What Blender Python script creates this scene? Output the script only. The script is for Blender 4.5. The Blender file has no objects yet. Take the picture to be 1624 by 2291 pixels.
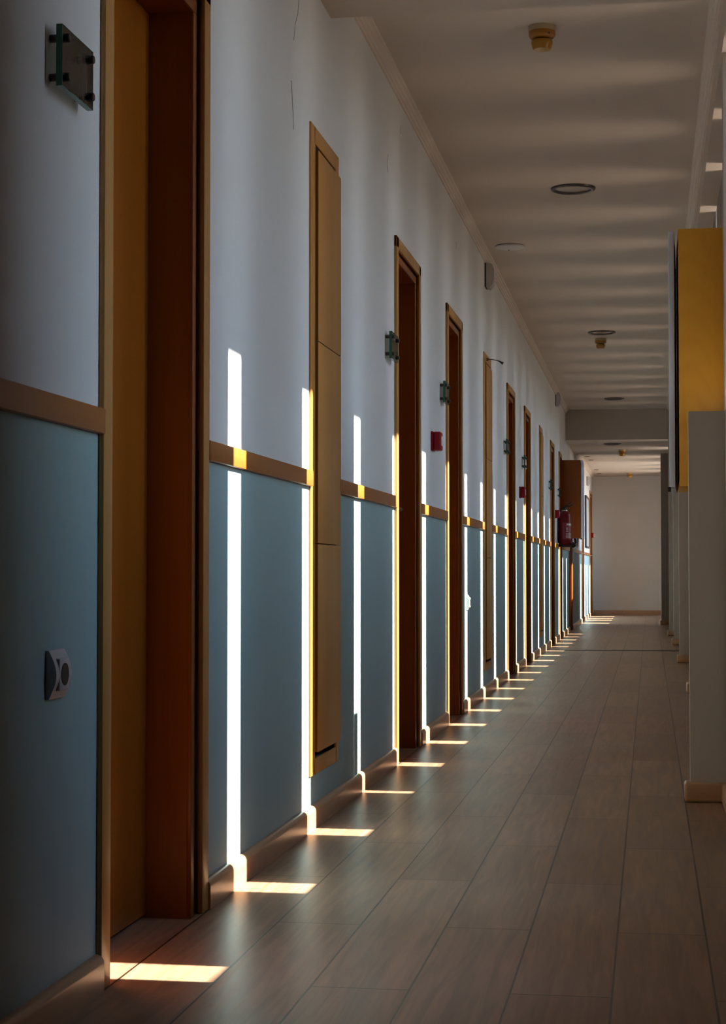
import bpy, bmesh, math, random
from mathutils import Vector, Matrix, Euler
random.seed(7)
S = bpy.context.scene
COL = S.collection
PI = math.pi

# ------------------------------------------------------------------ camera
IMG_W, IMG_H = 1624, 2291
FOCAL_PX = 4000.0
cam_data = bpy.data.cameras.new('camera')
cam_data.sensor_fit = 'VERTICAL'
cam_data.sensor_height = 36.0
cam_data.lens = 36.0 * FOCAL_PX / IMG_H
cam_data.clip_start = 0.05
cam_data.clip_end = 200
cam = bpy.data.objects.new('camera', cam_data)
COL.objects.link(cam)
cam.location = (0, 0, 0.78)
cam.rotation_euler = (PI / 2 + 0.033113, 0, 0.158813)
S.camera = cam

# ------------------------------------------------------------------ light
SUN_E = math.radians(42)
TAN_E = math.tan(SUN_E)
sun_data = bpy.data.lights.new('sun', 'SUN')
sun_data.energy = 36.0
sun_data.color = (1.0, 0.94, 0.85)
sun_data.angle = math.radians(0.53)
sun = bpy.data.objects.new('sun', sun_data)
COL.objects.link(sun)
sun.rotation_euler = (0, PI / 2 - SUN_E, 0)
sun.location = (12, 8, 10)

world = bpy.data.worlds.new('sky')
S.world = world
world.use_nodes = True
wn = world.node_tree
wn.nodes.clear()
wo = wn.nodes.new('ShaderNodeOutputWorld')
wb = wn.nodes.new('ShaderNodeBackground')
wt = wn.nodes.new('ShaderNodeTexCoord')
wx = wn.nodes.new('ShaderNodeSeparateXYZ')
wr = wn.nodes.new('ShaderNodeMapRange')
wr.inputs['From Min'].default_value = -1
wr.inputs['From Max'].default_value = 1
wc = wn.nodes.new('ShaderNodeValToRGB')
e = wc.color_ramp.elements
e[0].position = 0.0; e[0].color = (0.24, 0.185, 0.14, 1)
e[1].position = 1.0; e[1].color = (0.36, 0.58, 1.0, 1)
a = e.new(0.485); a.color = (0.28, 0.22, 0.17, 1)
a = e.new(0.515); a.color = (0.90, 0.97, 1.0, 1)
a = e.new(0.70); a.color = (0.52, 0.74, 1.0, 1)
wn.links.new(wt.outputs['Generated'], wx.inputs[0])
wn.links.new(wx.outputs['Z'], wr.inputs['Value'])
wn.links.new(wr.outputs[0], wc.inputs[0])
wn.links.new(wc.outputs[0], wb.inputs['Color'])
wb.inputs['Strength'].default_value = 23.0
wn.links.new(wb.outputs[0], wo.inputs['Surface'])

S.view_settings.view_transform = 'Standard'
S.view_settings.look = 'None'
S.view_settings.gamma = 1
S.view_settings.use_curve_mapping = False
S.view_settings.exposure = 0.18
S.cycles.use_denoising = True
try:
    S.cycles.denoiser = 'OPENIMAGEDENOISE'
except Exception:
    pass
S.cycles.max_bounces = 14
S.cycles.diffuse_bounces = 9
S.cycles.glossy_bounces = 4
S.cycles.transparent_max_bounces = 8
S.cycles.sample_clamp_indirect = 6.0
S.cycles.caustics_reflective = False
S.cycles.caustics_refractive = False

# ------------------------------------------------------------------ measures
XL = -1.021          # face of the left wall
XR = 0.34            # inner face of the window wall
XO = 0.63            # outer face of the window wall
HC = 2.78            # ceiling
Y0 = -9.0            # wall behind the viewer
YE = 32.7            # end wall
YB = 22.26           # second beam, lower ceiling beyond it

# ------------------------------------------------------------------ materials
def newmat(name):
    m = bpy.data.materials.new(name)
    m.use_nodes = True
    nt = m.node_tree
    b = nt.nodes['Principled BSDF']
    return m, nt, b

def plain(name, col, rough=0.5, metal=0.0, spec=0.5, noise=0.06, nscale=30.0, bump=0.0):
    m, nt, b = newmat(name)
    b.inputs['Roughness'].default_value = rough
    b.inputs['Metallic'].default_value = metal
    b.inputs['Specular IOR Level'].default_value = spec
    tc = nt.nodes.new('ShaderNodeTexCoord')
    nz = nt.nodes.new('ShaderNodeTexNoise')
    nz.inputs['Scale'].default_value = nscale
    nz.inputs['Detail'].default_value = 3
    nt.links.new(tc.outputs['Object'], nz.inputs['Vector'])
    mx = nt.nodes.new('ShaderNodeMix'); mx.data_type = 'RGBA'
    mx.inputs[6].default_value = tuple(c * (1 - noise) for c in col) + (1,)
    mx.inputs[7].default_value = tuple(min(1, c * (1 + noise)) for c in col) + (1,)
    nt.links.new(nz.outputs['Fac'], mx.inputs[0])
    nt.links.new(mx.outputs[2], b.inputs['Base Color'])
    if bump:
        bp = nt.nodes.new('ShaderNodeBump')
        bp.inputs['Strength'].default_value = bump
        bp.inputs['Distance'].default_value = 0.002
        nt.links.new(nz.outputs['Fac'], bp.inputs['Height'])
        nt.links.new(bp.outputs[0], b.inputs['Normal'])
    return m

def wood(name, dark, light, axis='Z', rough=0.38, scale=1.0, spec=0.5, cathedral=False):
    m, nt, b = newmat(name)
    b.inputs['Roughness'].default_value = rough
    b.inputs['Specular IOR Level'].default_value = spec
    tc = nt.nodes.new('ShaderNodeTexCoord')
    mp = nt.nodes.new('ShaderNodeMapping')
    st = {'X': (0.7, 14, 14), 'Y': (14, 0.7, 14), 'Z': (14, 14, 0.7)}[axis]
    mp.inputs['Scale'].default_value = tuple(v * scale for v in st)
    nt.links.new(tc.outputs['Object'], mp.inputs['Vector'])
    n1 = nt.nodes.new('ShaderNodeTexNoise')
    n1.inputs['Scale'].default_value = 1.0
    n1.inputs['Detail'].default_value = 5
    n1.inputs['Distortion'].default_value = 0.6
    nt.links.new(mp.outputs[0], n1.inputs['Vector'])
    n2 = nt.nodes.new('ShaderNodeTexNoise')
    n2.inputs['Scale'].default_value = 9.0
    n2.inputs['Detail'].default_value = 2
    nt.links.new(mp.outputs[0], n2.inputs['Vector'])
    ad = nt.nodes.new('ShaderNodeMath'); ad.operation = 'MULTIPLY_ADD'
    ad.inputs[1].default_value = 0.3
    nt.links.new(n2.outputs['Fac'], ad.inputs[0])
    nt.links.new(n1.outputs['Fac'], ad.inputs[2])
    src = ad.outputs[0]
    if cathedral:
        wv = nt.nodes.new('ShaderNodeTexWave')
        wv.wave_type = 'RINGS'; wv.rings_direction = 'SPHERICAL'
        wv.inputs['Scale'].default_value = 4.0
        wv.inputs['Distortion'].default_value = 1.0
        mp2 = nt.nodes.new('ShaderNodeMapping')
        mp2.inputs['Scale'].default_value = (5.0, 5.0, 0.8)
        mp2.inputs['Location'].default_value = (-0.7, 0, -0.1)
        nt.links.new(tc.outputs['Object'], mp2.inputs['Vector'])
        nt.links.new(mp2.outputs[0], wv.inputs['Vector'])
        a2 = nt.nodes.new('ShaderNodeMath'); a2.operation = 'MULTIPLY_ADD'
        a2.inputs[1].default_value = 0.25
        nt.links.new(wv.outputs['Fac'], a2.inputs[0])
        nt.links.new(src, a2.inputs[2])
        src = a2.outputs[0]
    cr = nt.nodes.new('ShaderNodeValToRGB')
    cr.color_ramp.elements[0].position = 0.40
    cr.color_ramp.elements[0].color = dark + (1,)
    cr.color_ramp.elements[1].position = 0.90
    cr.color_ramp.elements[1].color = light + (1,)
    nt.links.new(src, cr.inputs[0])
    nt.links.new(cr.outputs[0], b.inputs['Base Color'])
    return m

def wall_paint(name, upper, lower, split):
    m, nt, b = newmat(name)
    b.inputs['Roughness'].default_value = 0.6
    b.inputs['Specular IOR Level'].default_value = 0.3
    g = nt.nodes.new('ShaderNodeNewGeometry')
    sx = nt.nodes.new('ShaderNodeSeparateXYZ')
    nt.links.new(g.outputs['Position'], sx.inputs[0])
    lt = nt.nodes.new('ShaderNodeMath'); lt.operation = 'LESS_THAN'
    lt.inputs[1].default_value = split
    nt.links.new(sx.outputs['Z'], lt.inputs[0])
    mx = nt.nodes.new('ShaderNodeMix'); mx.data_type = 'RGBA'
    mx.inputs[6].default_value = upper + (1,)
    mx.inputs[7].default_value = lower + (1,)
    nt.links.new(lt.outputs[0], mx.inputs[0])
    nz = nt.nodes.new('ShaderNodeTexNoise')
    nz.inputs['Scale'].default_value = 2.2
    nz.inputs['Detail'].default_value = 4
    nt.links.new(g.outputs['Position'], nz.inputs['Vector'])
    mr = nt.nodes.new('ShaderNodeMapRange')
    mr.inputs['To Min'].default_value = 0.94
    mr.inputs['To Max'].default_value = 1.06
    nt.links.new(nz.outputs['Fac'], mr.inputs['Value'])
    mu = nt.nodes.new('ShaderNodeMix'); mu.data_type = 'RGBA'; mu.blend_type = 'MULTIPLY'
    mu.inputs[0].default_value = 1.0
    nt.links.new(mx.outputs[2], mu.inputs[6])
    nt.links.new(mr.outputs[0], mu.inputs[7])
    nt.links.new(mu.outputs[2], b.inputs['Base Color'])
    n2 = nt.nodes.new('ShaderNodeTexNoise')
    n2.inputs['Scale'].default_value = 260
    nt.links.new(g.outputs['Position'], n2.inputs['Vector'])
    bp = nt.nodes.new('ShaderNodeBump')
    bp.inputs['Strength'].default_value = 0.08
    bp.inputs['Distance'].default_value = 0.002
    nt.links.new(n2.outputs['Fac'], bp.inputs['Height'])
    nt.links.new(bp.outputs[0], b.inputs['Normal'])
    return m

def floor_mat():
    m, nt, b = newmat('laminate_planks')
    b.inputs['Specular IOR Level'].default_value = 0.38
    g = nt.nodes.new('ShaderNodeNewGeometry')
    sx = nt.nodes.new('ShaderNodeSeparateXYZ')
    nt.links.new(g.outputs['Position'], sx.inputs[0])
    mu = nt.nodes.new('ShaderNodeMath'); mu.operation = 'ADD'; mu.inputs[1].default_value = 20 * 1.19 - 3.925 + 0.595
    mv = nt.nodes.new('ShaderNodeMath'); mv.operation = 'ADD'; mv.inputs[1].default_value = 0.82 + 10 * 0.187
    nt.links.new(sx.outputs['Y'], mu.inputs[0])
    nt.links.new(sx.outputs['X'], mv.inputs[0])
    cb = nt.nodes.new('ShaderNodeCombineXYZ')
    nt.links.new(mu.outputs[0], cb.inputs['X'])
    nt.links.new(mv.outputs[0], cb.inputs['Y'])
    br = nt.nodes.new('ShaderNodeTexBrick')
    br.offset = 0.5
    br.inputs['Scale'].default_value = 1.0
    br.inputs['Brick Width'].default_value = 1.19
    br.inputs['Row Height'].default_value = 0.187
    br.inputs['Mortar Size'].default_value = 0.0024
    br.inputs['Mortar Smooth'].default_value = 0.2
    br.inputs['Color1'].default_value = (0.255, 0.144, 0.083, 1)
    br.inputs['Color2'].default_value = (0.325, 0.193, 0.116, 1)
    br.inputs['Mortar'].default_value = (0.03, 0.016, 0.009, 1)
    nt.links.new(cb.outputs[0], br.inputs['Vector'])
    mp = nt.nodes.new('ShaderNodeMapping')
    mp.inputs['Scale'].default_value = (22, 1.3, 1)
    nt.links.new(g.outputs['Position'], mp.inputs['Vector'])
    nz = nt.nodes.new('ShaderNodeTexNoise')
    nz.inputs['Scale'].default_value = 1.6
    nz.inputs['Detail'].default_value = 6
    nz.inputs['Distortion'].default_value = 1.2
    nt.links.new(mp.outputs[0], nz.inputs['Vector'])
    mr = nt.nodes.new('ShaderNodeMapRange')
    mr.inputs['From Min'].default_value = 0.3
    mr.inputs['From Max'].default_value = 0.7
    mr.inputs['To Min'].default_value = 0.62
    mr.inputs['To Max'].default_value = 1.2
    nt.links.new(nz.outputs['Fac'], mr.inputs['Value'])
    mx = nt.nodes.new('ShaderNodeMix'); mx.data_type = 'RGBA'; mx.blend_type = 'MULTIPLY'
    mx.inputs[0].default_value = 1
    nt.links.new(br.outputs['Color'], mx.inputs[6])
    nt.links.new(mr.outputs[0], mx.inputs[7])
    nt.links.new(mx.outputs[2], b.inputs['Base Color'])
    r2 = nt.nodes.new('ShaderNodeMapRange')
    r2.inputs['To Min'].default_value = 0.30
    r2.inputs['To Max'].default_value = 0.40
    nt.links.new(nz.outputs['Fac'], r2.inputs['Value'])
    nt.links.new(r2.outputs[0], b.inputs['Roughness'])
    bp = nt.nodes.new('ShaderNodeBump')
    bp.inputs['Strength'].default_value = 0.25
    bp.inputs['Distance'].default_value = 0.001
    bp.invert = True
    nt.links.new(br.outputs['Fac'], bp.inputs['Height'])
    nt.links.new(bp.outputs[0], b.inputs['Normal'])
    return m

def glass_mat(name, tint, gloss=0.12, rough=0.05):
    m, nt, b = newmat(name)
    nt.nodes.remove(b)
    out = [n for n in nt.nodes if n.type == 'OUTPUT_MATERIAL'][0]
    tr = nt.nodes.new('ShaderNodeBsdfTransparent')
    tr.inputs['Color'].default_value = tint + (1,)
    gl = nt.nodes.new('ShaderNodeBsdfGlossy')
    gl.inputs['Roughness'].default_value = rough
    fr = nt.nodes.new('ShaderNodeFresnel'); fr.inputs['IOR'].default_value = 1.5
    ms = nt.nodes.new('ShaderNodeMixShader')
    mm = nt.nodes.new('ShaderNodeMath'); mm.operation = 'MULTIPLY'; mm.inputs[1].default_value = gloss * 4
    nt.links.new(fr.outputs[0], mm.inputs[0])
    nt.links.new(mm.outputs[0], ms.inputs[0])
    nt.links.new(tr.outputs[0], ms.inputs[1])
    nt.links.new(gl.outputs[0], ms.inputs[2])
    nt.links.new(ms.outputs[0], out.inputs['Surface'])
    return m

WD, WL = (0.37, 0.165, 0.038), (0.50, 0.25, 0.068)
M = {}
M['wall'] = wall_paint('two_tone_wall_paint', (0.665, 0.68, 0.685), (0.30, 0.42, 0.42), 1.06)
M['white_wall'] = wall_paint('white_wall_paint', (0.70, 0.68, 0.64), (0.70, 0.68, 0.64), -5)
M['window_wall'] = wall_paint('window_wall_fill_cut', (0.26, 0.23, 0.20), (0.26, 0.23, 0.20), -5)  # inner face darkened so that less fill light bounces off it
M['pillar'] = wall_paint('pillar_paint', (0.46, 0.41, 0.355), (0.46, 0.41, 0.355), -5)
M['dark_wall'] = plain('fill_cut_dark_wall', (0.08, 0.05, 0.035), 0.6)  # dark tone for unseen walls, made up to cut bounced fill
M['ceil'] = plain('ceiling_paint', (0.57, 0.50, 0.43), 0.7, spec=0.2, noise=0.02, nscale=3)
M['cornice'] = plain('cornice_plaster', (0.64, 0.57, 0.50), 0.55, spec=0.3, noise=0.02)
M['floor'] = floor_mat()
M['wood'] = wood('alder_casing', WD, WL, 'Z')
M['wood_y'] = wood('alder_rail', (0.28, 0.086, 0.012), (0.36, 0.125, 0.022), 'Y')
M['wood_x'] = wood('alder_rail_across', WD, WL, 'X')
M['wood_jamb'] = wood('alder_jamb_shaded', (0.19, 0.045, 0.004), (0.25, 0.068, 0.007), 'Z', rough=0.35)  # same alder as the casings, with the recess shade put into the colour
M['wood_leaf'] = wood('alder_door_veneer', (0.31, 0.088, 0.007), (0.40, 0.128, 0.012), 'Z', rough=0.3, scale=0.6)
M['wood_panel'] = wood('alder_hatch_veneer', (0.42, 0.185, 0.036), (0.52, 0.245, 0.058), 'Z', rough=0.33, scale=0.6)
M['wood_box'] = wood('honey_veneer', (0.72, 0.33, 0.022), (0.80, 0.39, 0.038), 'Z', rough=0.4, scale=0.5, cathedral=True)
M['base'] = wood('oak_skirting', (0.36, 0.18, 0.09), (0.52, 0.30, 0.16), 'Y', rough=0.3)
M['base_x'] = wood('oak_skirting_across', (0.36, 0.18, 0.09), (0.52, 0.30, 0.16), 'X', rough=0.3)
M['grey'] = plain('grey_lacquer_sky_tint', (0.66, 0.78, 0.96), 0.35, spec=0.5, noise=0.03, nscale=12)  # blue in the colour stands in for the reflected sky-lit wall
M['black'] = plain('black_rubber', (0.012, 0.011, 0.011), 0.5, noise=0.1)
M['metal'] = plain('brushed_steel', (0.45, 0.44, 0.43), 0.3, metal=1.0, noise=0.08)
M['dark_metal'] = plain('dark_steel', (0.09, 0.08, 0.075), 0.35, metal=0.8, noise=0.1)
M['white'] = plain('white_plastic', (0.50, 0.48, 0.48), 0.35, noise=0.02)
M['cream'] = plain('cream_plastic', (0.44, 0.35, 0.22), 0.4, noise=0.04)
M['amber'] = plain('amber_plastic', (0.32, 0.13, 0.009), 0.35, noise=0.06)
M['amber2'] = plain('amber_plastic_pale', (0.38, 0.19, 0.014), 0.35, noise=0.06)
M['red'] = plain('red_enamel', (0.15, 0.002, 0.007), 0.35, spec=0.25, noise=0.05)
M['red2'] = plain('red_plastic', (0.21, 0.003, 0.008), 0.45, spec=0.2, noise=0.05)
M['label'] = plain('printed_white', (0.75, 0.66, 0.66), 0.5, noise=0.02)
M['label_red'] = plain('printed_maroon', (0.20, 0.006, 0.018), 0.45, noise=0.03)
M['glass'] = glass_mat('clear_plate_glass', (0.58, 0.56, 0.50), 0.22)
M['glass_edge'] = plain('green_glass_edge', (0.03, 0.14, 0.09), 0.15, noise=0.3, nscale=40)
M['lamp_glass'] = plain('frosted_lamp_glass', (0.22, 0.18, 0.15), 0.25, noise=0.03)
M['mirror'] = plain('board_face', (0.42, 0.43, 0.46), 0.3, noise=0.05, nscale=4)
M['dark_frame'] = plain('dark_frame', (0.03, 0.022, 0.02), 0.4, noise=0.1)

# ------------------------------------------------------------------ mesh helpers
class MB:
    def __init__(s):
        s.bm = bmesh.new()
    def _merge(s, b2, mat=None):
        if mat is not None:
            bmesh.ops.transform(b2, matrix=mat, verts=b2.verts)
        me = bpy.data.meshes.new('tmp')
        b2.to_mesh(me); b2.free()
        s.bm.from_mesh(me)
        bpy.data.meshes.remove(me)
        return s
    def box(s, lo, hi, bev=0.0, seg=2, mat=None):
        b2 = bmesh.new()
        bmesh.ops.create_cube(b2, size=1.0)
        c = [(lo[i] + hi[i]) / 2 for i in range(3)]
        d = [abs(hi[i] - lo[i]) for i in range(3)]
        for v in b2.verts:
            v.co = Vector((c[0] + v.co.x * d[0], c[1] + v.co.y * d[1], c[2] + v.co.z * d[2]))
        if bev > 0:
            bv = min(bev, min(d) * 0.45)
            bmesh.ops.bevel(b2, geom=b2.edges[:], offset=bv, segments=seg, affect='EDGES', profile=0.5)
        return s._merge(b2, mat)
    def lathe(s, prof, n=32, mat=None, cap=True):
        """prof: list of (radius, z) revolved about Z"""
        b2 = bmesh.new()
        rings = []
        for r, z in prof:
            if r < 1e-6:
                rings.append([b2.verts.new((0, 0, z))])
            else:
                rings.append([b2.verts.new((r * math.cos(2 * PI * i / n), r * math.sin(2 * PI * i / n), z)) for i in range(n)])
        for A, B in zip(rings, rings[1:]):
            for i in range(n):
                j = (i + 1) % n
                if len(A) == 1 and len(B) == 1:
                    continue
                if len(A) == 1:
                    b2.faces.new((A[0], B[i], B[j]))
                elif len(B) == 1:
                    b2.faces.new((A[i], A[j], B[0]))
                else:
                    b2.faces.new((A[i], A[j], B[j], B[i]))
        if cap:
            for R in (rings[0], rings[-1]):
                if len(R) > 2:
                    b2.faces.new(R)
        bmesh.ops.recalc_face_normals(b2, faces=b2.faces[:])
        return s._merge(b2, mat)
    def prism(s, pts, axis, a, b, mat=None):
        """pts: 2-D outline; axis 'Y': pts are (x,z) swept from y=a to y=b; 'X': pts are (y,z); 'Z': (x,y)"""
        b2 = bmesh.new()
        def P(p, t):
            return {'Y': (p[0], t, p[1]), 'X': (t, p[0], p[1]), 'Z': (p[0], p[1], t)}[axis]
        A = [b2.verts.new(P(p, a)) for p in pts]
        B = [b2.verts.new(P(p, b)) for p in pts]
        n = len(pts)
        b2.faces.new(A); b2.faces.new(B)
        for i in range(n):
            j = (i + 1) % n
            b2.faces.new((A[i], A[j], B[j], B[i]))
        bmesh.ops.recalc_face_normals(b2, faces=b2.faces[:])
        return s._merge(b2, mat)
    def tube(s, path, rad, n=10):
        b2 = bmesh.new()
        pts = [Vector(p) for p in path]
        rads = rad if isinstance(rad, (list, tuple)) else [rad] * len(pts)
        rings = []
        for i, p in enumerate(pts):
            t = (pts[min(i + 1, len(pts) - 1)] - pts[max(i - 1, 0)]).normalized()
            up = Vector((0, 0, 1)) if abs(t.z) < 0.9 else Vector((1, 0, 0))
            u = t.cross(up).normalized(); v = t.cross(u)
            rings.append([b2.verts.new(p + rads[i] * (u * math.cos(2 * PI * k / n) + v * math.sin(2 * PI * k / n))) for k in range(n)])
        for A, B in zip(rings, rings[1:]):
            for k in range(n):
                b2.faces.new((A[k], A[(k + 1) % n], B[(k + 1) % n], B[k]))
        b2.faces.new(rings[0]); b2.faces.new(rings[-1])
        bmesh.ops.recalc_face_normals(b2, faces=b2.faces[:])
        return s._merge(b2)
    def build(s, name, mat, parent=None, smooth=True, loc=None):
        me = bpy.data.meshes.new(name)
        s.bm.to_mesh(me); s.bm.free()
        me.materials.append(mat)
        if smooth and len(me.polygons):
            me.polygons.foreach_set('use_smooth', [True] * len(me.polygons))
            try:
                me.set_sharp_from_angle(angle=math.radians(35))
            except Exception:
                pass
        o = bpy.data.objects.new(name, me)
        COL.objects.link(o)
        if parent: o.parent = parent
        if loc is not None: o.location = loc
        return o

def tag(o, label=None, cat=None, group=None, kind=None):
    if label: o['label'] = label
    if cat: o['category'] = cat
    if group: o['group'] = group
    if kind: o['kind'] = kind
    return o

def empty(name, loc, label, cat, group=None, kind=None, rz=0.0):
    o = bpy.data.objects.new(name, None)
    o.empty_display_size = 0.05
    COL.objects.link(o)
    o.location = loc
    o.rotation_euler = (0, 0, rz)
    return tag(o, label, cat, group, kind)

def dup(root, loc, label):
    r = root.copy(); COL.objects.link(r)
    r.location = loc
    r['label'] = label
    for ch in root.children:
        c = ch.copy(); COL.objects.link(c); c.parent = r
        for g in ch.children:
            d = g.copy(); COL.objects.link(d); d.parent = c
    return r

TOX = Matrix.Rotation(PI / 2, 4, 'Y')      # local Z -> world +X

# ------------------------------------------------------------------ daylight slits in the window wall
SLIT = 0.135
P0, PER = 3.400, 0.949
slits = []
for k in range(0, 19):
    slits.append((P0 + k * PER - SLIT / 2, P0 + k * PER + SLIT / 2, 1.053, 2.805))
for k in (19, 20):                                        # lower windows by the beam
    slits.append((P0 + k * PER - SLIT / 2, P0 + k * PER + SLIT / 2, 1.053, 2.422))
slits += [(23.72, 24.05, 1.625, 2.351)]
slits += [(26.65, 27.25, 0.846, 2.362), (28.50, 29.00, 0.846, 2.362), (29.60, 30.05, 0.846, 2.362), (30.80, 31.25, 0.846, 2.362)]

# ------------------------------------------------------------------ shell
tag(MB().box((XL - 0.4, Y0 - 0.3, -0.12), (XO, YE + 0.3, 0)).build('floor', M['floor'], smooth=False),
    'brown wood plank laminate floor running the length of the corridor', 'floor', kind='structure')

# door and hatch places along the left wall: (start, end, recess depth)
DOORS = [(3.23, 4.045, 0.104), (7.175, 7.955, 0.104), (9.03, 9.775, 0.104), (12.95, 13.70, 0.104), (14.78, 15.50, 0.104),
         (18.70, 19.42, 0.104), (20.50, 21.12, 0.104), (23.10, 23.98, 0.104), (27.45, 28.25, 0.02), (31.10, 32.30, 0.02)]
HATCH = [(5.334, 5.828), (11.13, 11.625), (16.84, 17.335)]
TOPZ = [2.15] * 8 + [2.15, 2.18]

mb = MB()
y = Y0
holes = [(a + 0.03, b - 0.03, 0.0, tz - 0.03, d + 0.05) for (a, b, d), tz in zip(DOORS, TOPZ)]
holes += [(a + 0.045, b - 0.03, 0.19, 2.11, 0.05) for a, b in HATCH]
for a, b, z0, z1, d in sorted(holes):
    mb.box((XL - 0.4, y, 0), (XL, a, 3.0))
    mb.box((XL - 0.4, a, z1), (XL, b, 3.0))
    if z0 > 0:
        mb.box((XL - 0.4, a, 0), (XL, b, z0))
    mb.box((XL - 0.4, a, z0), (XL - d, b, z1))
    y = b
mb.box((XL - 0.4, y, 0), (XL, YE, 3.0))
WALL_L = mb.build('wall_left', M['wall'], smooth=False)
tag(WALL_L, 'left corridor wall, white above and blue grey below the wooden rail', 'wall', kind='structure')

tag(MB().box((XR, Y0, 0), (XO, 3.25, 3.2)).build('wall_right', M['dark_wall'], smooth=False), 'unseen right wall beside the viewer, darkened to cut fill light', 'wall', kind='structure')  # out of view; dark surface added to dim the door jambs
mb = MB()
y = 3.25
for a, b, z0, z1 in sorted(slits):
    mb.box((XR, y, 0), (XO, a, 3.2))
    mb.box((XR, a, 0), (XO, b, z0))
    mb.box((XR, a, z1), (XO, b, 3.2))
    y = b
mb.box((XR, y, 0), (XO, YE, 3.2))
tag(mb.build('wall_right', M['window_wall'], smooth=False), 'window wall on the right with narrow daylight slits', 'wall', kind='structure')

tag(MB().box((XL - 0.4, YE, 0), (XO, YE + 0.2, 3.0)).build('wall_end', M['white_wall'], smooth=False),
    'plain off-white wall closing the far end of the corridor', 'wall', kind='structure')
tag(MB().box((XL - 0.4, Y0 - 0.2, 0), (XO, Y0, 3.0)).build('wall_back', M['dark_wall'], smooth=False),
    'unseen wall far behind the viewer, darkened to cut fill light', 'wall', kind='structure')  # out of view; dark colour added to weaken light from behind the camera
tag(MB().box((XL - 0.4, Y0 - 0.2, HC), (XR, YB + 0.2, 3.25)).build('ceiling', M['ceil'], smooth=False),
    'white plaster ceiling of the near corridor', 'ceiling', kind='structure')
tag(MB().box((XL, YB, 2.404), (XR, 25.0, HC)).build('ceiling_beam', M['ceil'], smooth=False),
    'broad dropped ceiling beam across the far corridor', 'beam', kind='structure')
tag(MB().box((XL - 0.4, 25.0, 2.50), (XR, YE + 0.2, 3.25)).build('ceiling', M['ceil'], smooth=False),
    'lower bright ceiling at the far end of the corridor', 'ceiling', kind='structure')
tag(MB().box((XL, 5.05, 2.59), (XR, 5.71, HC)).build('ceiling_beam', M['ceil'], smooth=False),
    'dropped ceiling beam nearest the viewer, at the top edge of the photo', 'beam', kind='structure')
tag(MB().box((0.26, 5.71, 2.60), (XR, YB, HC)).build('ceiling_beam', M['ceil'], smooth=False),
    'long beam over the window wall on the right, under the ceiling', 'beam', kind='structure')

# cornices: three soft ridges between wall and ceiling
def cornice_profile(sx):
    p = [(0, 0.0), (0, -0.046)]
    pts = [(0.0, -0.046), (0.008, -0.046), (0.010, -0.036), (0.016, -0.034), (0.019, -0.024), (0.026, -0.021),
           (0.030, -0.012), (0.040, -0.009), (0.043, -0.002), (0.043, 0.0), (0.0, 0.0)]
    return [(sx * x, z) for x, z in pts]
def cornice(x, sx, a, b, z, label):
    mb = MB().prism([(x + px, z + pz) for px, pz in cornice_profile(sx)], 'Y', a, b)
    tag(mb.build('trim_%d' % next(TRIM), M['cornice'], smooth=False), label, 'cornice', kind='structure')
import itertools
TRIM = itertools.count(1)
cornice(XL, 1, 5.71, YB, HC, 'ridged white cornice along the top of the left wall')
cornice(0.26, -1, 5.71, YB, HC, 'ridged white cornice along the beam on the right')
cornice(XL, 1, 25.0, YE, 2.50, 'white cornice of the left wall under the far low ceiling')

# skirting and dado rail on the left wall, one piece between openings
def skirt_profile(t=0.017, h=0.068):
    pts = [(0, 0), (t, 0)]
    r = t * 0.95
    pts += [(t - r + r * math.cos(q), h - r + r * math.sin(q)) for q in [i * PI / 2 / 6 for i in range(7)]]
    pts += [(0, h)]
    return pts
SK = itertools.count(0)
def skirting(x, sx, a, b, label, name='baseboard_left'):
    mb = MB().prism([(x + sx * px, pz) for px, pz in skirt_profile()], 'Y', a, b)
    tag(mb.build(name, M['base'], smooth=True), label, 'skirting board', kind='structure')
names = ['door nearest the viewer', 'door just after the nearest tall hatch', 'door beside the nearest red call point',
         'door just after the middle tall hatch', 'door beside the middle call point', 'door just after the farthest tall hatch',
         'door behind the fire extinguisher', 'door past the wooden hose cabinet', 'door near the far notice board', 'door at the end wall']
y = Y0
for i, (a, b, d) in enumerate(DOORS):
    if a - y > 0.05:
        skirting(XL, 1, y, a, 'oak skirting board on the left wall, ending at the ' + names[i])
    y = b
spans = sorted([(a, b) for a, b, d in DOORS] + HATCH)
RZ = {0: 0.0}
y = Y0
for i, (a, b) in enumerate(spans):
    if a - y > 0.1:
        mb = MB().box((XL - 0.002, y, 1.038), (XL + 0.014, a + 0.004, 1.085), 0.002)
        mb.build('trim_%d' % next(TRIM), M['wood_y'])
        o = COL.objects[-1]
        nxt = names[[x[0] for x in DOORS].index(a)] if a in [x[0] for x in DOORS] else ['nearest tall hatch', 'middle tall hatch', 'farthest tall hatch'][[h[0] for h in HATCH].index(a)]
        tag(o, 'wooden dado rail on the left wall, the piece ending at the ' + nxt, 'dado rail', kind='structure')
    y = b
mb = MB().prism([(YE - px, pz) for px, pz in skirt_profile(0.018, 0.075)], 'X', XL + 0.02, 0.20)
tag(mb.build('baseboard_end', M['base_x']), 'brown skirting board along the far end wall', 'skirting board', kind='structure')
tag(MB().box((XL + 0.018, 17.72, 0), (0.30, 17.80, 0.006), 0.003).build('trim_%d' % next(TRIM), M['dark_metal']),
    'thin dark threshold strip across the floor', 'threshold', kind='structure')

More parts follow.
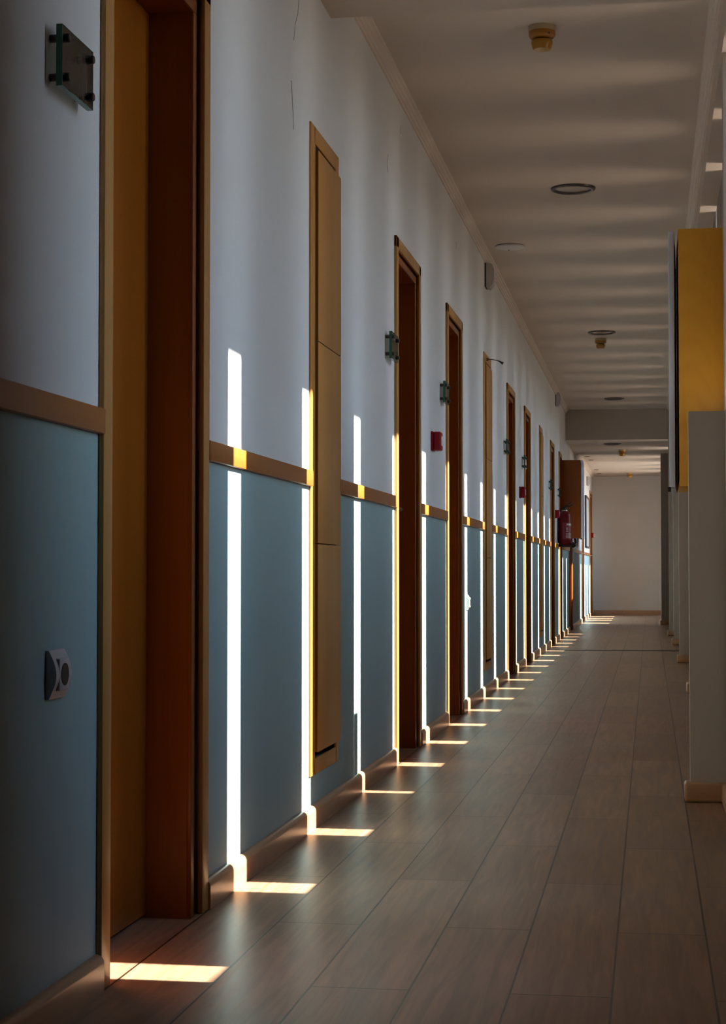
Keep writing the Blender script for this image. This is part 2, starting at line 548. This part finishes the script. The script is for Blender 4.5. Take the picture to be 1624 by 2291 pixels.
# piers and pillars on the right
def skirt_wrap(mb, x0, x1, y0, y1, t=0.020, h=0.066):
    mb.box((x0 - t, y0 - t, 0), (x1, y1, h), 0.010, 3)
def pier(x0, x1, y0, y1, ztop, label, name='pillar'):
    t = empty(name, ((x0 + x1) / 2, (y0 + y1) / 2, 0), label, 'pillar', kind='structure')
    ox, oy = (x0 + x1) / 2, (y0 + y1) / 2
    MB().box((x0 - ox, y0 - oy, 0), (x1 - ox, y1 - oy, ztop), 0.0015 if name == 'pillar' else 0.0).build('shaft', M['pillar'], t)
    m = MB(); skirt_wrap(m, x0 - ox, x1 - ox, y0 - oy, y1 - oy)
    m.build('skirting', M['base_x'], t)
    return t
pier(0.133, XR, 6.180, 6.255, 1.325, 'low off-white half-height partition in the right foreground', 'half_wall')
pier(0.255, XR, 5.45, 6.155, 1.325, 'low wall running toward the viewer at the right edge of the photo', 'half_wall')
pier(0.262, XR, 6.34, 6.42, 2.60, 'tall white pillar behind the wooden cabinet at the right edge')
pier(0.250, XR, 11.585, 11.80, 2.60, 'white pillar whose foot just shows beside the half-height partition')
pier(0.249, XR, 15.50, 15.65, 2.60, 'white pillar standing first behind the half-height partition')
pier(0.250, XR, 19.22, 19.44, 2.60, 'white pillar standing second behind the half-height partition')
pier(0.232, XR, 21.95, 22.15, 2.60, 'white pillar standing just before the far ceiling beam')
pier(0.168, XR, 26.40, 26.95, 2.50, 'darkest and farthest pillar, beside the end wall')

# ------------------------------------------------------------------ doors
def make_door(i, a, b, depth, tz, label, handle_far=False):
    w = b - a
    t = empty('door_%d' % (i + 1), (XL, a, 0), label, 'door', kind='structure')
    ct, cw = 0.012, 0.055
    m = MB()
    m.box((0, 0, 0), (ct, cw, tz), 0.003)
    m.box((0, w - cw, 0), (ct, w, tz), 0.003)
    m.box((0, 0.0, tz - 0.048), (ct, w, tz), 0.003)
    m.build('casing', M['wood'], t)
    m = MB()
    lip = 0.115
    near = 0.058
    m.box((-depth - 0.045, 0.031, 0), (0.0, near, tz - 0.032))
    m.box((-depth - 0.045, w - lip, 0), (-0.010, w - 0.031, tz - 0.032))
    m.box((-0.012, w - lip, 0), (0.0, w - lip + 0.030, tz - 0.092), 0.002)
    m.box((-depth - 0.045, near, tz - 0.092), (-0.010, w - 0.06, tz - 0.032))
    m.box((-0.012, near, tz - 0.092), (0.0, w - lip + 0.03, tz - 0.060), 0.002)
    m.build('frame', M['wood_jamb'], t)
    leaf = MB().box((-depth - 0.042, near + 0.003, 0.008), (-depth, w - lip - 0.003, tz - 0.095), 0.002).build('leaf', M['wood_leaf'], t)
    # lever handle
    hy = w - lip - 0.06 if handle_far else near + 0.065
    sgn = -1 if handle_far else 1
    m = MB()
    m.lathe([(0.0, 0), (0.025, 0), (0.025, 0.006), (0.020, 0.009), (0.0, 0.009)], 24, Matrix.Translation((-depth, hy, 1.05)) @ TOX)
    m.tube([(-depth, hy, 1.05), (-depth + 0.035, hy, 1.05), (-depth + 0.046, hy + sgn * 0.006, 1.05), (-depth + 0.050, hy + sgn * 0.02, 1.05),
            (-depth + 0.050, hy + sgn * 0.115, 1.05)], [0.010, 0.009, 0.009, 0.009, 0.008], 12)
    h = m.build('handle', M['metal'], leaf)
    h['label'] = 'steel lever handle'
    return t
door_labels = [
    'large recessed wooden door closest to the viewer on the left',
    'wooden door right after the nearest tall hatch, sunlit along its near edge',
    'wooden door just right of the nearest red call point',
    'wooden door right after the middle tall hatch',
    'wooden door just right of the second red call point',
    'wooden door right after the farthest tall hatch',
    'wooden door directly behind the red fire extinguisher',
    'dark wooden door below and past the wall cabinet on the left',
    'orange wooden door strip in the far corridor before the notice board',
    'orange wooden door touching the end wall']
for i, (a, b, d) in enumerate(DOORS):
    make_door(i, a, b, d, TOPZ[i], door_labels[i], handle_far=(i == 1))

# ------------------------------------------------------------------ tall service hatches
def make_hatch(a, b, label):
    w = b - a
    t = empty('service_hatch', (XL, a, 0), label, 'wall hatch', 'tall wooden service hatches on the left wall')
    ft = 0.006
    m = MB()
    m.box((0, 0, 0.157), (ft, 0.072, 2.157), 0.002)
    m.box((0, w - 0.055, 0.157), (ft, w, 2.157), 0.002)
    m.box((0, 0.06, 2.104), (ft, w - 0.05, 2.157), 0.002)
    m.box((0, 0.06, 0.157), (ft, w - 0.05, 0.206), 0.002)
    m.build('frame', M['wood_panel'], t)
    MB().box((-0.048, 0.047, 0.192), (-0.040, w - 0.035, 2.108)).build('backing', M['black'], t)
    for z0, z1 in ((0.224, 0.8635), (0.8665, 1.4905), (1.4935, 2.088)):
        MB().box((-0.012, 0.092, z0), (ft + 0.003, w - 0.036, z1)).box((ft + 0.0006, 0.092, z0), (ft + 0.0066, w + 0.008, z1), 0.0010).build('panel', M['wood_panel'], t)
    return t
make_hatch(*HATCH[0], 'nearest tall wooden hatch of three stacked panels, between the first two doors')
make_hatch(*HATCH[1], 'middle tall wooden hatch, with a dark bent arm at its top')
make_hatch(*HATCH[2], 'farthest tall wooden hatch, brightly sunlit on its lower half')

# ------------------------------------------------------------------ glass room plates
def make_plate(loc, label):
    t = empty('door_plate', loc, label, 'door plate', 'glass plates on standoffs beside the doors')
    W_, H_, x0, x1 = 0.170, 0.104, 0.017, 0.028
    g = MB().box((x0, 0, 0), (x1, W_, H_), 0.0008, 1).build('glass', M['glass'], t, smooth=False)
    e = 0.0016
    m = MB()
    m.box((x0, -e, -e), (x1, 0.0, H_ + e)); m.box((x0, W_, -e), (x1, W_ + e, H_ + e))
    m.box((x0, 0, -e), (x1, W_, 0.0)); m.box((x0, 0, H_), (x1, W_, H_ + e))
    ed = m.build('glass_edge', M['glass_edge'], t, smooth=False)
    ed['label'] = 'green polished edge of the glass'
    for yy in (0.018, W_ - 0.018):
        for zz in (0.018, H_ - 0.018):
            MB().lathe([(0, 0), (0.007, 0), (0.007, x0), (0.0045, x0 + 0.001), (0.0045, x1 - 0.001), (0.008, x1), (0.008, x1 + 0.006), (0.0065, x1 + 0.008), (0, x1 + 0.008)],
                       20, Matrix.Translation((0, yy, zz)) @ TOX).build('standoff', M['dark_metal'], t)
    return t
plate0 = make_plate((XL, 2.930, 1.617), 'glass room plate on four standoffs at upper left, beside the nearest door')
pl = ['glass room plate left of the second door, above the sunlit door edge', 'glass room plate above the nearest red call point',
      'glass room plate beside the door after the middle tall hatch', 'glass room plate above the second red call point',
      'glass room plate beside the door after the farthest tall hatch', 'glass room plate above the fire extinguisher']
for (i, la) in zip((1, 2, 3, 4, 5, 6), pl):
    dup(plate0, (XL, DOORS[i][0] - 0.255, 1.617), la)

# ------------------------------------------------------------------ red call points
def make_call(loc, label):
    t = empty('call_point', loc, label, 'fire alarm button', 'red fire alarm call points on the left wall')
    MB().box((0, 0, 0), (0.012, 0.092, 0.092), 0.004).build('back_plate', M['red2'], t)
    MB().box((0.012, 0.002, 0.002), (0.048, 0.090, 0.090), 0.008, 3).build('housing', M['red2'], t)
    MB().box((0.047, 0.020, 0.024), (0.0500, 0.072, 0.070), 0.001).build('press_window', M['label'], t)
    return t
call0 = make_call((XL, 8.40, 1.352), 'red call point between the second and third doors')
for yv, la in ((14.22, 'red call point just left of the fifth door along'), (19.68, 'red call point just left of the fire extinguisher')):
    dup(call0, (XL, yv, 1.362), la)
dup(call0, (XL + 0.013, 31.45, 1.362), 'tiny red call point at the far end beside the end wall')

# ------------------------------------------------------------------ sockets
def make_socket(loc, label):
    t = empty('wall_socket', loc, label, 'power socket', 'white wall sockets low on the left wall')
    h = 0.084
    prof = [(0, 0)] + [(0.006 + 0.014 * math.sin(PI * i / 12), h * i / 12) for i in range(13)] + [(0, h)]
    MB().prism(prof, 'Y', 0, 0.084).build('cover', M['white'], t)
    MB().box((0.010, 0.016, 0.014), (0.0208, 0.068, 0.070), 0.003).build('insert', M['white'], t)
    m = MB()
    m.lathe([(0.0, 0.0), (0.0195, 0.0), (0.0195, 0.0012), (0.0, 0.0012)], 32, Matrix.Translation((0.0205, 0.042, 0.042)) @ TOX)
    o = m.build('socket_well', M['black'], t); o['label'] = 'dark round plug hole'
    return t
sock = make_socket((XL, 2.940, 0.560), 'white round-hole power socket at lower left before the nearest door')
dup(sock, (XL, 10.03, 0.562), 'white power socket in the sun strip after the third door')

# ------------------------------------------------------------------ wedge detectors high on the wall
def make_detector(loc, label):
    t = empty('motion_detector', loc, label, 'detector', 'white detectors high on the left wall')
    MB().box((0, 0, 0), (0.010, 0.125, 0.150), 0.003).build('dark_back_slab', M['dark_frame'], t)  # thin dark slab between wall and housing
    pts = [(0.010, 0.0), (0.030, -0.006), (0.052, 0.018), (0.060, 0.050), (0.060, 0.110), (0.050, 0.140), (0.030, 0.150), (0.010, 0.150)]
    MB().prism(pts, 'Y', 0.002, 0.120).build('housing', M['white'], t)
    return t
det = make_detector((XL, 11.24, 2.580), 'white detector under the cornice beside the round ceiling disc')
dup(det, (XL, 19.83, 2.612), 'white detector on the left wall just before the far beam')
dup(det, (XL, 29.74, 2.20), 'white detector high above the far notice board')

# gooseneck arm on the middle hatch
t = empty('bent_arm', (XL + 0.006, 11.30, 2.125), 'thin dark bent arm with flared end on the middle tall hatch', 'arm')
MB().lathe([(0, 0), (0.012, 0), (0.009, 0.010), (0.005, 0.014), (0, 0.014)], 16, TOX).build('mount', M['dark_metal'], t)
MB().tube([(0.010, 0, 0), (0.035, 0.0, -0.002), (0.060, 0.002, -0.006), (0.080, 0.003, -0.013)], [0.003, 0.0026, 0.003, 0.004], 10).build('rod', M['dark_metal'], t)
MB().tube([(0.078, 0.003, -0.012), (0.092, 0.004, -0.020), (0.104, 0.005, -0.028)], [0.004, 0.006, 0.010], 12).build('flared_tip', M['black'], t)

# ------------------------------------------------------------------ ceiling fittings
def make_smoke(loc, label):
    t = empty('smoke_detector', loc, label, 'smoke detector', 'amber smoke detectors on the ceiling')
    MB().lathe([(0, 0), (0.050, 0), (0.050, -0.016), (0.048, -0.020), (0, -0.020)], 40).build('base', M['cream'], t)
    MB().lathe([(0, -0.020), (0.0490, -0.020), (0.0490, -0.034), (0.043, -0.043), (0.034, -0.047), (0, -0.047)], 40).build('collar', M['amber'], t)
    MB().lathe([(0, -0.046), (0.030, -0.046), (0.030, -0.053), (0, -0.053)], 32).build('vent_gap', M['black'], t)
    MB().lathe([(0, -0.052), (0.0370, -0.052), (0.0395, -0.057), (0.0390, -0.064), (0.0335, -0.082), (0.030, -0.086), (0, -0.088)], 40).build('chamber', M['amber2'], t)
    MB().lathe([(0, 0), (0.004, 0), (0.003, 0.003), (0, 0.003)], 12, Matrix.Translation((0.028, -0.038, -0.035)) @ Matrix.Rotation(PI / 2, 4, 'X')).build('indicator_light', M['black'], t)
    return t
sm = make_smoke((-0.380, 6.53, HC), 'amber smoke detector nearest the viewer at the top of the photo')
dup(sm, (-0.405, 15.45, HC), 'amber smoke detector just behind the second round downlight')
dup(sm, (-0.352, 24.10, 2.404), 'dark amber smoke detector under the far ceiling beam')
dup(sm, (-0.333, 31.50, 2.50), 'farthest amber smoke detector, above the end wall')

def make_downlight(loc, label):
    t = empty('downlight', loc, label, 'ceiling light', 'round recessed downlights')
    MB().lathe([(0.090, -0.001), (0.094, -0.010), (0.104, -0.013), (0.114, -0.009), (0.117, 0.0), (0.090, 0.0)], 56, cap=False).build('trim_ring', M['dark_metal'], t)
    MB().lathe([(0, -0.004), (0.0915, -0.004), (0.0915, -0.001), (0, -0.001)], 48).build('glass', M['lamp_glass'], t)
    return t
dl = make_downlight((-0.384, 9.336, HC), 'nearest and largest round downlight')
dup(dl, (-0.385, 15.03, HC), 'round downlight just in front of the second smoke detector')
dup(dl, (-0.393, 20.83, HC), 'round downlight just before the far ceiling beam')
dup(dl, (-0.457, 22.95, 2.404), 'round downlight on the underside of the far beam')

t = empty('ceiling_disc', (-0.838, 10.94, HC), 'flat white disc on the ceiling above the near detector', 'ceiling disc')
MB().lathe([(0, 0), (0.088, 0), (0.0935, -0.006), (0.090, -0.012), (0.030, -0.017), (0, -0.018)], 48).build('cover', M['white'], t)
MB().lathe([(0, 0), (0.006, 0), (0.005, -0.004), (0, -0.004)], 12, Matrix.Translation((-0.01, 0.055, -0.014))).build('screw', M['dark_metal'], t)

def make_spot(loc, label):
    t = empty('recessed_spot', loc, label, 'spotlight', 'small dark spots in the far ceiling')
    MB().lathe([(0.028, -0.001), (0.034, -0.007), (0.042, -0.006), (0.045, 0.0), (0.028, 0.0)], 24, cap=False).build('ring', M['dark_metal'], t)
    MB().lathe([(0, -0.003), (0.029, -0.003), (0.029, -0.001), (0, -0.001)], 24).build('bulb', M['black'], t)
    return t
sp = make_spot((-0.91, 26.94, 2.50), 'first small dark ceiling spot of the far pair nearer the viewer')
dup(sp, (-0.885, 27.81, 2.50), 'second small dark ceiling spot of the nearer far pair')
dup(sp, (-0.882, 30.53, 2.50), 'first small ceiling spot of the pair close to the end wall')
dup(sp, (-0.868, 31.65, 2.50), 'last small ceiling spot, closest to the end wall')

# ------------------------------------------------------------------ wooden wall cabinets with grey doors
def make_cabinet(loc, label, x0, x1, dx0, dx1, rot, ylen, z0, z1, door_y, mat_body):
    """x0..x1 body, dx0..dx1 door slab at its near end; hinge at the far end, door rotated by rot"""
    t = empty('wall_cabinet', loc, label, 'cabinet', 'wooden wall cabinets with grey doors')
    m = MB()
    th = 0.018
    inner = x0 < x1
    m.box((min(x0, x1), 0, z0), (max(x0, x1), th, z1), 0.0015)
    m.box((min(x0, x1), ylen - th, z0), (max(x0, x1), ylen, z1), 0.0015)
    m.box((min(x0, x1), th, z0), (max(x0, x1), ylen - th, z0 + th), 0.0015)
    m.box((min(x0, x1), th, z1 - th), (max(x0, x1), ylen - th, z1), 0.0015)
    m.build('body', mat_body, t)
    bx0, bx1 = sorted((x1, x1 + (0.01 if x1 < x0 else -0.01)))
    MB().box((bx0, th, z0 + th), (bx1, ylen - th, z1 - th)).build('back_panel', M['dark_frame'], t)
    hx = (dx0 + dx1) / 2
    dw = abs(dx1 - dx0) / 2
    L = ylen - door_y
    d = MB().box((-dw, -L, z0 - 0.002), (dw, 0.0, z1 - 0.002), 0.0018).build('door', M['grey'], t)
    d.location = (hx, ylen, 0); d.rotation_euler = (0, 0, rot)
    MB().box((-dw - 0.006, -L + 0.004, z0 - 0.018), (-dw + 0.006, -L + 0.016, z0 - 0.001), 0.001).build('latch', M['black'], d)
    m = MB()
    m.tube([(hx + (x0 - hx) * 0.5, ylen - 0.004, z0 + 0.004), (hx + (x0 - hx) * 0.5, ylen - 0.004, z1 - 0.06)], 0.006, 10)
    m.build('hinge', M['black'], t)
    return t
c = make_cabinet((0, 6.42, 0), 'honey-coloured wooden wall cabinet with grey door ajar at the right edge', 0.1065, XR, 0.0835, 0.1045, -0.026, 0.50, 1.081, 1.997, 0.033, M['wood_box'])
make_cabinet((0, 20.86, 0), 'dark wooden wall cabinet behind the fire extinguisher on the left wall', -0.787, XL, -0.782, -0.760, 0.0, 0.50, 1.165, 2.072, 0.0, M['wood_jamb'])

# hose under the left cabinet
t = empty('hose_nozzle', (-0.86, 21.05, 1.165), 'black hose loop with pale nozzle hanging under the left wall cabinet', 'hose')
MB().tube([(-0.05, 0, 0.0), (-0.055, 0, -0.05), (-0.045, 0, -0.085), (-0.02, 0, -0.10), (0.0, 0, -0.085), (0.008, 0, -0.05), (0.0, 0, 0.0)], 0.014, 12).build('loop', M['black'], t)
MB().tube([(0.035, 0, 0.0), (0.038, 0, -0.04), (0.034, 0, -0.085), (0.022, 0, -0.105)], [0.010, 0.014, 0.018, 0.012], 14).build('nozzle', M['metal'], t)

# ------------------------------------------------------------------ fire extinguisher
ex = empty('fire_extinguisher', (-0.938, 20.22, 1.055), 'red fire extinguisher with white printing hanging before the left wall cabinet', 'fire extinguisher')
R = 0.0715
MB().lathe([(0, 0.012), (0.050, 0.006), (0.064, 0.010), (R, 0.026), (R, 0.335), (R * 0.97, 0.355), (R * 0.82, 0.378), (R * 0.52, 0.394), (0.026, 0.400), (0.024, 0.408), (0, 0.408)], 48).build('cylinder', M['red'], ex)
MB().lathe([(0.046, -0.002), (0.066, -0.002), (R + 0.002, 0.004), (R + 0.002, 0.016), (R - 0.004, 0.020), (0.046, 0.012)], 48, cap=False).build('foot_ring', M['black'], ex)
MB().lathe([(0, 0.404), (0.030, 0.404), (0.030, 0.412), (0, 0.412)], 24).build('collar', M['metal'], ex)
MB().lathe([(0, 0.412), (0.022, 0.412), (0.020, 0.436), (0.024, 0.440), (0.022, 0.452), (0, 0.454)], 24).build('valve', M['dark_frame'], ex)
mm = MB().tube([(-0.01, -0.005, 0.446), (0.02, -0.010, 0.452), (0.06, -0.018, 0.462), (0.085, -0.022, 0.470)], [0.008, 0.008, 0.007, 0.006], 10)
mm.build('carry_handle', M['black'], ex)
MB().tube([(-0.005, -0.008, 0.452), (0.02, -0.014, 0.466), (0.055, -0.020, 0.488), (0.078, -0.024, 0.500)], [0.006, 0.006, 0.0055, 0.005], 10).build('squeeze_lever', M['black'], ex)
MB().tube([(-0.010, -0.01, 0.446), (-0.035, -0.015, 0.440), (-0.060, -0.018, 0.405), (-0.076, -0.015, 0.340), (-0.079, -0.010, 0.20), (-0.078, -0.005, 0.08), (-0.060, -0.05, 0.03), (-0.01, -0.075, 0.004), (0.05, -0.07, 0.004), (0.082, -0.045, 0.022)], 0.0095, 12).build('hose', M['black'], ex)
MB().tube([(0.078, -0.048, 0.020), (0.088, -0.040, 0.026), (0.098, -0.030, 0.034)], [0.011, 0.016, 0.022], 14).build('horn', M['black'], ex)
# printed label wrapped on the drum (arc strips just proud of the paint)
def arc_patch(m, a0, a1, z0, z1, rr, n=10):
    b2 = bmesh.new()
    lo = [b2.verts.new((rr * math.cos(a0 + (a1 - a0) * i / n), rr * math.sin(a0 + (a1 - a0) * i / n), z0)) for i in range(n + 1)]
    hi = [b2.verts.new((rr * math.cos(a0 + (a1 - a0) * i / n), rr * math.sin(a0 + (a1 - a0) * i / n), z1)) for i in range(n + 1)]
    for i in range(n):
        b2.faces.new((lo[i], lo[i + 1], hi[i + 1], hi[i]))
    m._merge(b2)
A0, A1 = math.radians(-80), math.radians(-18)
m = MB(); arc_patch(m, math.radians(-110), math.radians(0), 0.085, 0.270, R + 0.0006, 20)
lb = m.build('printed_label', M['label_red'], ex)
m = MB()
rng = random.Random(3)
def dash_row(zc, h, a0, a1, wmin, wmax, gap):
    a = a0
    while a < a1:
        w_ = math.radians(rng.uniform(wmin, wmax))
        arc_patch(m, a, min(a + w_, a1), zc - h / 2, zc + h / 2, R + 0.0011, 3)
        a += w_ + math.radians(gap)
dash_row(0.250, 0.018, math.radians(-72), math.radians(-14), 5, 7, 2)
arc_patch(m, math.radians(-85), math.radians(-14), 0.2335, 0.2355, R + 0.0011)
for zc, h in ((0.208, 0.012), (0.190, 0.010), (0.172, 0.012)):
    dash_row(zc, h, math.radians(-76), math.radians(-58), 4, 7, 2)
for zc in (0.150, 0.143, 0.136, 0.129, 0.120, 0.112, 0.104, 0.098):
    dash_row(zc, 0.003, math.radians(-80), math.radians(-16), 3, 9, 2)
m.build('print', M['label'], lb)
MB().box((-0.083, -0.030, 0.18), (-0.070, 0.030, 0.40), 0.003).build('wall_bracket', M['dark_metal'], ex)

# ------------------------------------------------------------------ notice board far down the left wall
t = empty('notice_board', (XL, 28.80, 1.16), 'dark-framed grey notice board far down the left wall', 'notice board')
m = MB()
m.box((0, 0, 0), (0.030, 0.03, 0.84), 0.004); m.box((0, 1.42, 0), (0.030, 1.45, 0.84), 0.004)
m.box((0, 0.03, 0), (0.030, 1.42, 0.03), 0.004); m.box((0, 0.03, 0.81), (0.030, 1.42, 0.84), 0.004)
m.build('frame', M['dark_frame'], t)
MB().box((0.0, 0.03, 0.03), (0.018, 1.42, 0.81)).build('board', M['mirror'], t)

# ------------------------------------------------------------------ sampling guides for the sky light through the openings
for a, b, z0, z1 in slits:
    ld = bpy.data.lights.new('daylight_portal', 'AREA')
    ld.shape = 'RECTANGLE'
    ld.size = z1 - z0
    ld.size_y = b - a
    ld.cycles.is_portal = True
    o = bpy.data.objects.new('daylight_portal', ld)
    COL.objects.link(o)
    o.location = (XO + 0.01, (a + b) / 2, (z0 + z1) / 2)
    o.rotation_euler = (0, PI / 2, 0)

# hairline plaster cracks high on the left wall
for pts in ([(5.165, 2.477), (5.152, 2.433), (5.111, 2.387), (5.091, 2.335)], [(5.053, 2.205), (5.066, 2.163), (5.08, 2.12), (5.087, 2.07)],
            [(7.006, 2.442), (6.981, 2.41), (6.981, 2.388), (7.006, 2.369)], [(7.384, 2.651), (7.37, 2.612)], [(9.544, 2.555), (9.544, 2.516)]):
    MB().tube([(XL + 0.0002, y, z) for y, z in pts], 0.0009, 6).build('crack', M['dark_frame'], WALL_L)
